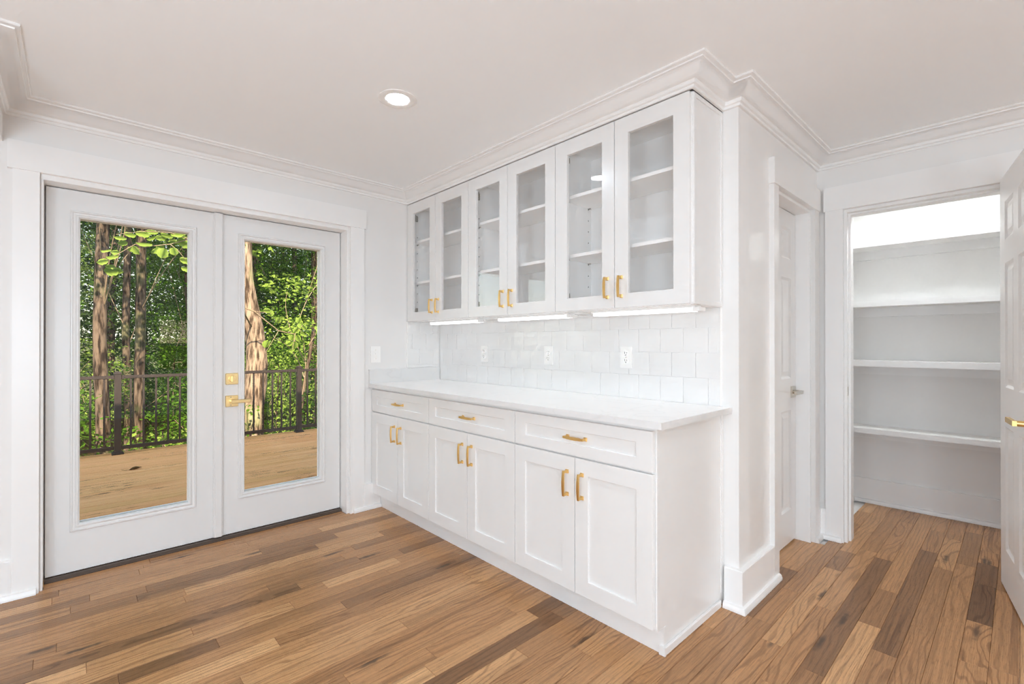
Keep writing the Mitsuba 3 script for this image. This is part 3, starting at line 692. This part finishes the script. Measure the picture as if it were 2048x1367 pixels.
# ------------------------------------------------------------------ outside: deck, railing
ZD = -.08
DK = thing('deck', 'brown wooden board deck outside the French doors', 'deck')
x = -.17; bi = 0
while x > -3.95:
    x1_ = x - .139
    b = MB()
    v = np.array([[x1_, -7.0, ZD], [x, -7.0, ZD], [x, 5.0, ZD], [x1_, 5.0, ZD]])
    b.box(x1_, x, -7.0, 5.0, ZD - .026, ZD, .002)
    put(DK, 'board', b.out(), 'm_deck')
    x -= .143
put(DK, 'joists', MB().box(-3.99, -.17, -7.0, 5.0, ZD - .24, ZD - .03).out(), 'm_deck')
RAILX = -3.9
RA = thing('deck_railing', 'black metal railing with square balusters along the far edge of the deck', 'railing')
posts = [-5.886, -3.855, -1.824, .207, 2.238, 4.269]
for y in posts:
    p = put(RA, 'post', MB().box(RAILX - .032, RAILX + .032, y - .032, y + .032, ZD, .862, .003).out(), 'm_black')
    put(p, 'cap', MB().box(RAILX - .039, RAILX + .039, y - .039, y + .039, .850, .866, .003).mesh(trimesh.convex.convex_hull(np.array([[RAILX + a * .034, y + c * .034, .866] for a in (-1, 1) for c in (-1, 1)] + [[RAILX + a * .02, y + c * .02, .880] for a in (-1, 1) for c in (-1, 1)]))).out(), 'm_black')
    put(p, 'foot', MB().box(RAILX - .055, RAILX + .055, y - .055, y + .055, ZD, ZD + .022, .004).box(RAILX - .043, RAILX + .043, y - .043, y + .043, ZD + .02, ZD + .036, .004).out(), 'm_black')
for y0, y1 in zip(posts, posts[1:]):
    put(RA, 'rail', MB().box(RAILX - .022, RAILX + .022, y0 + .033, y1 - .033, .797, .834, .004).out(), 'm_black', label='top rail')
    put(RA, 'rail', MB().box(RAILX - .016, RAILX + .016, y0 + .033, y1 - .033, -.026, .014, .003).out(), 'm_black', label='bottom rail')
    for e, s in ((y0, 1), (y1, -1)):
        q = sorted((e + s * .033, e + s * .060)); put(RA, 'bracket', MB().box(RAILX - .026, RAILX + .026, q[0], q[1], .790, .839, .003).out(), 'm_black')
    n = 16
    for j in range(1, n + 1):
        y = y0 + (y1 - y0) * j / (n + 1)
        put(RA, 'baluster', MB().box(RAILX - .0095, RAILX + .0095, y - .0095, y + .0095, .010, .800, .0015).out(), 'm_black')
# a curled dry leaf on the deck
k = thing('fallen_leaf', 'curled dry brown leaf lying on the deck', 'leaf')
nu, nv_ = 9, 5
U, Vv = np.meshgrid(np.linspace(0, 1, nu), np.linspace(-1, 1, nv_), indexing='ij')
w = .030 * np.sin(np.pi * np.clip(U, .03, .98)) ** .7
P = np.stack([-2.914 + w * Vv, -1.79 + .10 * U, ZD + .002 + .022 * np.abs(Vv) ** 2 * np.sin(np.pi * U) + .028 * np.maximum(U - .45, 0) ** 1.3 * (1 + .4 * Vv)], -1).reshape(-1, 3)
put(k, 'blade', (P, np.array([[i * nv_ + j, (i + 1) * nv_ + j, (i + 1) * nv_ + j + 1, i * nv_ + j + 1] for i in range(nu - 1) for j in range(nv_ - 1)])), 'm_dry_leaf', True)
put(k, 'stem', MB().tube([(-2.914, -1.79, ZD + .004), (-2.92, -1.82, ZD + .003), (-2.925, -1.845, ZD + .010)], .0015, 6).out(), 'm_dry_leaf', True)

# ------------------------------------------------------------------ outside: ground and wood
gx, gy = np.meshgrid(np.linspace(-45, -2.5, 44), np.linspace(-30, 34, 44), indexing='ij')
gz = -1.75 - .03 * (gx + 4) * 0 - 1.2 * (1 - np.exp((gx + 4) / 9.0)).clip(0, 1) + .5 * meshkit.fbm(np.stack([gx * .25, gy * .25, gx * 0], -1), 3)
gz = np.where(gx > -5, -1.75, gz)
G = np.stack([gx, gy, gz], -1).reshape(-1, 3)
put(None, 'forest_floor', (G, np.array([[i * 44 + j, (i + 1) * 44 + j, (i + 1) * 44 + j + 1, i * 44 + j + 1] for i in range(43) for j in range(43)])), 'm_earth', True, label='dark leaf-covered ground of the wood below the deck', cat='ground')
put(None, 'garden_ground', box(XR + .14, 40, -25, 25, -.5, -.3), 'm_earth', label='ground outside the opposite window', cat='ground')

def leaf_mesh(centers, dirs, norms, sizes, aspect=.62, fold=.25):
    """two folded triangles per leaf"""
    c, d, n = (np.asarray(q, float) for q in (centers, dirs, norms))
    d /= np.linalg.norm(d, axis=1, keepdims=True)
    s = np.cross(n, d); s /= np.linalg.norm(s, axis=1, keepdims=True) + 1e-9
    n2 = np.cross(d, s)
    L = np.asarray(sizes)[:, None]
    base, tip = c - d * L * .5, c + d * L * .5
    lf, rt = c + s * L * aspect * .5 + n2 * L * fold * .3, c - s * L * aspect * .5 + n2 * L * fold * .3
    v = np.stack([base, rt, tip, lf], 1).reshape(-1, 3)
    i = np.arange(len(c))[:, None] * 4
    return v, np.vstack([i + [0, 1, 2], i + [0, 2, 3]])

def sprays(centers, per, rad, size, seed, flat=.35):
    r = np.random.default_rng(seed)
    c = np.repeat(np.asarray(centers), per, 0)
    nrm = np.repeat(r.normal(0, .33, (len(centers), 3)) + [0, 0, 1.0], per, 0)
    nrm += r.normal(0, .45, nrm.shape); nrm /= np.linalg.norm(nrm, axis=1, keepdims=True)
    ang, rr = r.uniform(0, 2 * np.pi, len(c)), rad * np.sqrt(r.uniform(0, 1, len(c)))
    pos = c + np.stack([rr * np.cos(ang), rr * np.sin(ang), r.normal(0, rad * flat * .4, len(c)) - .25 * rr * r.uniform(0, 1, len(c))], 1)
    d = np.stack([np.cos(ang), np.sin(ang), r.normal(-.15, .35, len(c))], 1) + r.normal(0, .5, (len(c), 3))
    return leaf_mesh(pos, d, nrm, r.uniform(.65, 1.25, len(c)) * size)

def tree(name, label, cat, base, top, r0, r1, crown_c, crown_r, nspray, per, size, mat, seed, group=None, branches=7, bend=.0, sides=14, jag=.5, rad=.38, canopy=None, barkm='m_bark'):
    k = thing(name, label, cat, group)
    r = np.random.default_rng(seed)
    b0, t0 = np.array(base, float), np.array(top, float)
    N = 22
    tt = np.linspace(0, 1, N)
    side = np.cross(t0 - b0, [0, 0, 1.0] if abs((t0 - b0)[2]) < 1e-3 else [1.0, .3, 0]); side /= np.linalg.norm(side) + 1e-9
    pts = b0 + (t0 - b0) * tt[:, None] + side * (bend * np.sin(tt * math.pi))[:, None] + (meshkit.noise(np.stack([tt * 5, tt * 0 + seed, tt * 0], -1))[:, None] - .5) * side * r0 * 1.2
    rad_ = r1 + (r0 - r1) * (1 - tt) + r0 * .55 * np.exp(-tt * 16)
    put(k, 'trunk', MB().tube(pts, rad_, sides, jag * .45, seed).out(), barkm, True)
    cc, cr = np.array(crown_c, float), np.array(crown_r, float)
    bb = MB()
    for _ in range(branches):
        q = r.uniform(.35, .95); s0 = b0 + (t0 - b0) * q
        e = cc + r.uniform(-.8, .8, 3) * cr
        mid = (s0 + e) / 2 + r.normal(0, .12, 3) + [0, 0, .1]
        u = np.linspace(0, 1, 8)[:, None]
        pp = (1 - u) ** 2 * s0 + 2 * u * (1 - u) * mid + u ** 2 * e
        bb.tube(pp, np.linspace(max(min(r1 * .5, .010), .006), .004, 8), 6)
    put(k, 'branches', bb.out(), 'm_twig', True, kind='stuff')
    if nspray:
        u = r.normal(0, 1, (nspray, 3)); u /= np.linalg.norm(u, axis=1, keepdims=True)
        c = cc + u * cr * (r.uniform(.05, 1, (nspray, 1)) ** .45)
        put(k, 'foliage', sprays(c, per, rad, size, seed + 1), mat, kind='stuff')
    if canopy:
        q, cr2, ns = np.array(canopy[:3], float), np.array(canopy[3:6], float), canopy[6]
        u = r.normal(0, 1, (ns, 3)); u /= np.linalg.norm(u, axis=1, keepdims=True)
        put(k, 'canopy', sprays(q + u * cr2 * (r.uniform(.05, 1, (ns, 1)) ** .45), 24, .8, .22, seed + 2), mat, kind='stuff')
    return k

# trunks near the railing
tree('tree', 'tall straight tree with pale sunlit bark seen through the left door pane', 'tree', (-6.5, -1.89, -2.2), (-6.62, -1.80, 7.0), .098, .070, (-5.4, -1.9, 4.1), (1.2, 1.5, 1.0), 80, 26, .11, 'm_leaf_mid', 11, branches=5, barkm='m_bark_mid', canopy=(-8.0, -4.0, 6.9, 3.0, 2.6, 1.3, 190))
tree('tree', 'slim grey tree right of the sunlit trunk in the left door pane', 'tree', (-8.0, -1.29, -2.3), (-8.0, -1.24, 7.5), .090, .07, (-7.2, -1.0, 4.7), (1.5, 1.5, 1.2), 90, 26, .11, 'm_leaf_mid', 12, branches=6, canopy=(-8.8, 0.6, 7.2, 3.0, 3.0, 1.3, 200))
tree('tree', 'dark thin trunk deep in the wood in the left door pane', 'tree', (-11.0, -1.27, -2.6), (-11.1, -1.2, 8), .085, .06, (-11.5, -1.6, 5.4), (2, 2, 2.0), 90, 26, .11, 'm_leaf_deep', 13, canopy=(-13.0, -1.5, 8.4, 3.5, 3.2, 1.4, 220))
tree('tree', 'thick leaning trunk with bright bark at the left of the right door pane', 'tree', (-5.5, .06, -1.9), (-5.45, -.22, 5.4), .205, .085, (-6.0, -.4, 3.6), (1.0, .8, 1.0), 46, 24, .11, 'm_leaf_lime', 14, sides=20, jag=.8, barkm='m_bark_pale', canopy=(-8.2, 4.6, 7.0, 3.0, 2.6, 1.4, 190))
tree('sapling', 'slender pale sapling leaning right behind the right railing post', 'sapling', (-5.6, .52, -1.9), (-5.6, 1.30, 3.6), .040, .022, (-5.8, .85, 1.9), (.55, .75, .8), 34, 16, .09, 'm_leaf_lime', 15, branches=7, bend=.05, rad=.3)
tree('tree', 'dark trunk at the left edge of the left door pane', 'tree', (-9.0, -2.75, -2.4), (-9.1, -2.7, 7), .12, .09, (-9.0, -3.1, 3.3), (1.4, 1.3, 1.8), 90, 26, .11, 'm_leaf_mid', 16, canopy=(-12.5, 4.0, 8.2, 3.4, 3.2, 1.4, 220))
bg = [(-12.5, .3, .13), (-13.5, 2.2, .11), (-11.5, 3.3, .10), (-16, -3.0, .14), (-17, 1.2, .15), (-16, 4.4, .13), (-20, -1.2, .15), (-21, 3.2, .16), (-22, 7.0, .15), (-14, 6.2, .13), (-13, -5.0, .13), (-19, -6.0, .15), (-27, 0.5, .18), (-28, 5.5, .18), (-27, -5, .18), (-27, 11, .18), (-33, -2.0, .2), (-34, 3.5, .2), (-33, 9.0, .2), (-24.5, 1.9, .17), (-24, 5.0, .16), (-23.5, -2.8, .16)]
ordn = ['first', 'second', 'third', 'fourth', 'fifth', 'sixth', 'seventh', 'eighth', 'ninth', 'tenth', 'eleventh', 'twelfth', 'thirteenth', 'fourteenth', 'fifteenth', 'sixteenth', 'seventeenth', 'eighteenth', 'nineteenth', 'twentieth', 'twenty-first', 'twenty-second']
tone_of = {'m_leaf_mid': 'mid-green', 'm_leaf_deep': 'dark green', 'm_leaf_lime': 'yellow-green'}
def order(items, zz):
    px = [project((q[0], q[1], zz))[0] for q in items]
    rank = {i: n_ for n_, i in enumerate(sorted(range(len(px)), key=lambda i: px[i]))}
    return px, rank
def where(p):
    return 'left of the left door pane' if p < 165 else 'behind the left door pane' if p < 385 else 'behind the middle of the doors' if p < 480 else 'behind the right door pane' if p < 645 else 'right of the right door pane'
pxs, rank = order(bg, 2.0)
for i, (x, y, r_) in enumerate(bg):
    far = x < -18.5
    mt = ('m_leaf_mid', 'm_leaf_deep', 'm_leaf_mid', 'm_leaf_lime')[i % 4] if not far else ('m_leaf_deep', 'm_leaf_mid')[i % 2]
    tree('tree', f'{tone_of[mt]} {"far " if far else ""}tree {where(pxs[i])}, {ordn[rank[i]]} background tree from left', 'tree', (x, y, -3.2), (x + random.uniform(-.3, .3), y + random.uniform(-.3, .3), 8.5 if far else 7.2), r_, r_ * .6, (x, y, 3.0 if not far else 4.0), (1.9, 1.9, 3.9) if not far else (3.2, 3.4, 6.2), 380 if not far else 460, 26, .088 if not far else .15, mt, 40 + i, 'leafy trees back in the wood', rad=.42 if not far else .7)
# understory shrubs just beyond the railing
sh = [(-5.0, -2.7, .35, .8), (-5.2, -1.3, -.35, .75), (-5.6, -.65, .10, .75), (-5.1, 1.2, -.05, .75), (-5.6, 2.0, .35, .9), (-6.9, .75, .5, 1.0), (-7.2, -.2, .3, 1.0), (-7.4, 2.6, .9, 1.2), (-7.6, -2.6, .35, 1.0), (-8.6, .9, 1.1, 1.2), (-9.2, 2.4, 1.4, 1.3), (-8.8, -.7, .6, 1.0), (-5.4, -3.8, .3, .9), (-10.5, -2.2, .9, 1.3)]
pxs, rank = order(sh, .2)
for i, (x, y, z, r_) in enumerate(sh):
    mt = ('m_leaf_mid', 'm_leaf_lime', 'm_leaf_mid', 'm_leaf_deep')[i % 4]
    tree('shrub', f'{tone_of[mt]} shrub {where(pxs[i])}, {ordn[rank[i]]} shrub from left', 'shrub', (x, y, -2.0), (x + .1, y + .05, z + .3), .022, .010, (x, y, z - .55), (r_, r_, 1.05), 120, 22, .072, mt, 80 + i, 'understory shrubs behind the railing', branches=9, sides=7, jag=0, rad=.32)

# branches with large single leaves close to the railing
def big_leaf(c, d, n, L, wd):
    d, n = np.array(d, float), np.array(n, float); d /= np.linalg.norm(d); s = np.cross(n, d); s /= np.linalg.norm(s); n = np.cross(d, s)
    out = [(0, 0), (.10, .30), (.30, .50), (.45, .44), (.60, .52), (.80, .30), (1.0, 0)]
    v = [c + d * L * a for a, _ in out] + [c + d * L * a + s * w * wd * L - n * .10 * L * w * 2 * 0.5 - n * .18 * L * a * a for a, w in out[1:-1]] + [c + d * L * a - s * w * wd * L - n * .10 * L * w - n * .18 * L * a * a for a, w in out[1:-1]]
    f = []
    m = len(out)
    for side in (0, 1):
        e = [0] + [m + side * (m - 2) + j for j in range(m - 2)] + [m - 1]
        for j in range(m - 1):
            q = [j, j + 1, e[j + 1], e[j]]
            for tri in ((q[0], q[1], q[2]), (q[0], q[2], q[3])):
                if len(set(tri)) == 3: f.append(tri)
    return np.array(v), np.array(f)
def ppt(px, py, X):
    d = FW + RT * (px - 1024) / F_PX + np.array([0, 0, (HORIZON - py) / F_PX]); return CAM + d * (X - CAM[0]) / d[0]
def branch(name, label, lines, leaves, mat, seed):
    r = np.random.default_rng(seed)
    k = thing(name, label, 'branch')
    b = MB()
    for pts, r0 in lines:
        P = np.array([ppt(*q) if len(q) == 3 else q[:3] for q in pts])
        b.tube(P, np.linspace(r0, r0 * .35, len(P)), 7)
    put(k, 'twigs', b.out(), 'm_twig', True)
    for (px, py, X, ang, L) in leaves:
        c = ppt(px, py, X)
        a = math.radians(ang)
        d = np.array([r.uniform(-.5, .5), math.cos(a), math.sin(a) * .55 - .12])
        n = np.array([r.normal(.85, .25), r.normal(0, .3), .75])
        put(k, 'leaf', big_leaf(c - d / np.linalg.norm(d) * L * .45, d, n, L * .88 * r.uniform(.9, 1.1), r.uniform(.72, .95)), mat, True)
branch('overhanging_branch', 'leafy branch with broad bright green leaves hanging across the top of the left door pane',
       [([(-5.46, -.16, 2.75, 0), (-5.0, -.45, 2.62, 0), (410, 460, -4.1), (378, 478, -4.15), (340, 488, -4.2), (300, 492, -4.25), (262, 500, -4.3), (245, 520, -4.3), (236, 535, -4.35)], .009), ([(300, 492, -4.25), (270, 488, -4.2), (240, 505, -4.2), (212, 520, -4.2)], .006), ([(340, 488, -4.2), (355, 500, -4.1), (372, 520, -4.05)], .005), ([(378, 478, -4.15), (340, 465, -4.1), (290, 462, -4.1), (232, 468, -4.1)], .007)],
       [(238, 474, -4.15, 170, .17), (262, 468, -4.2, 20, .16), (285, 466, -4.1, 10, .17), (303, 462, -4.3, 170, .16), (243, 485, -4.2, 190, .13), (288, 486, -4.1, 175, .20), (263, 496, -4.3, 200, .15), (222, 512, -4.2, 185, .16), (203, 522, -4.2, 200, .14), (228, 503, -4.3, 170, .12), (212, 500, -4.2, 180, .12), (222, 541, -4.3, 185, .17), (236, 540, -4.35, 340, .13), (220, 532, -4.3, 165, .12), (272, 500, -4.2, 300, .13), (310, 500, -4.2, 240, .15), (325, 506, -4.1, 260, .17), (318, 493, -4.3, 200, .14), (348, 503, -4.1, 280, .13), (335, 470, -4.2, 20, .18), (352, 482, -4.3, 10, .16), (368, 485, -4.2, 330, .19), (373, 520, -4.05, 10, .18), (374, 537, -4.05, 350, .15), (355, 468, -4.1, 15, .18), (320, 474, -4.2, 170, .15), (300, 476, -4.3, 190, .13), (365, 470, -4.2, 0, .15)], 'm_leaf_lime', 5)
branch('leaning_branch', 'pale bare branch with drooping yellow-green leaves behind the right door pane',
       [([(-5.48, .0, 1.45, 0), (480, 612, -4.7), (508, 622, -4.75), (530, 640, -4.8), (557, 661, -4.85), (590, 668, -4.9), (605, 650, -4.9)], .014), ([(557, 661, -4.85), (540, 690, -4.8), (530, 706, -4.8)], .006), ([(590, 668, -4.9), (585, 700, -4.9), (592, 715, -4.9)], .006), ([(508, 622, -4.75), (535, 625, -4.8), (545, 628, -4.8)], .006)],
       [(541, 627, -4.8, 280, .13), (534, 620, -4.8, 170, .14), (556, 640, -4.85, 250, .12), (602, 650, -4.9, 260, .15), (592, 660, -4.9, 240, .14), (610, 655, -4.9, 300, .14), (584, 672, -4.9, 260, .15), (597, 676, -4.9, 290, .13), (589, 690, -4.9, 270, .14), (578, 686, -4.9, 210, .13), (592, 705, -4.9, 250, .16), (582, 700, -4.9, 200, .13), (532, 688, -4.8, 260, .14), (607, 668, -4.9, 340, .13), (572, 655, -4.9, 200, .13), (598, 640, -4.9, 80, .13)], 'm_leaf_lime', 6)
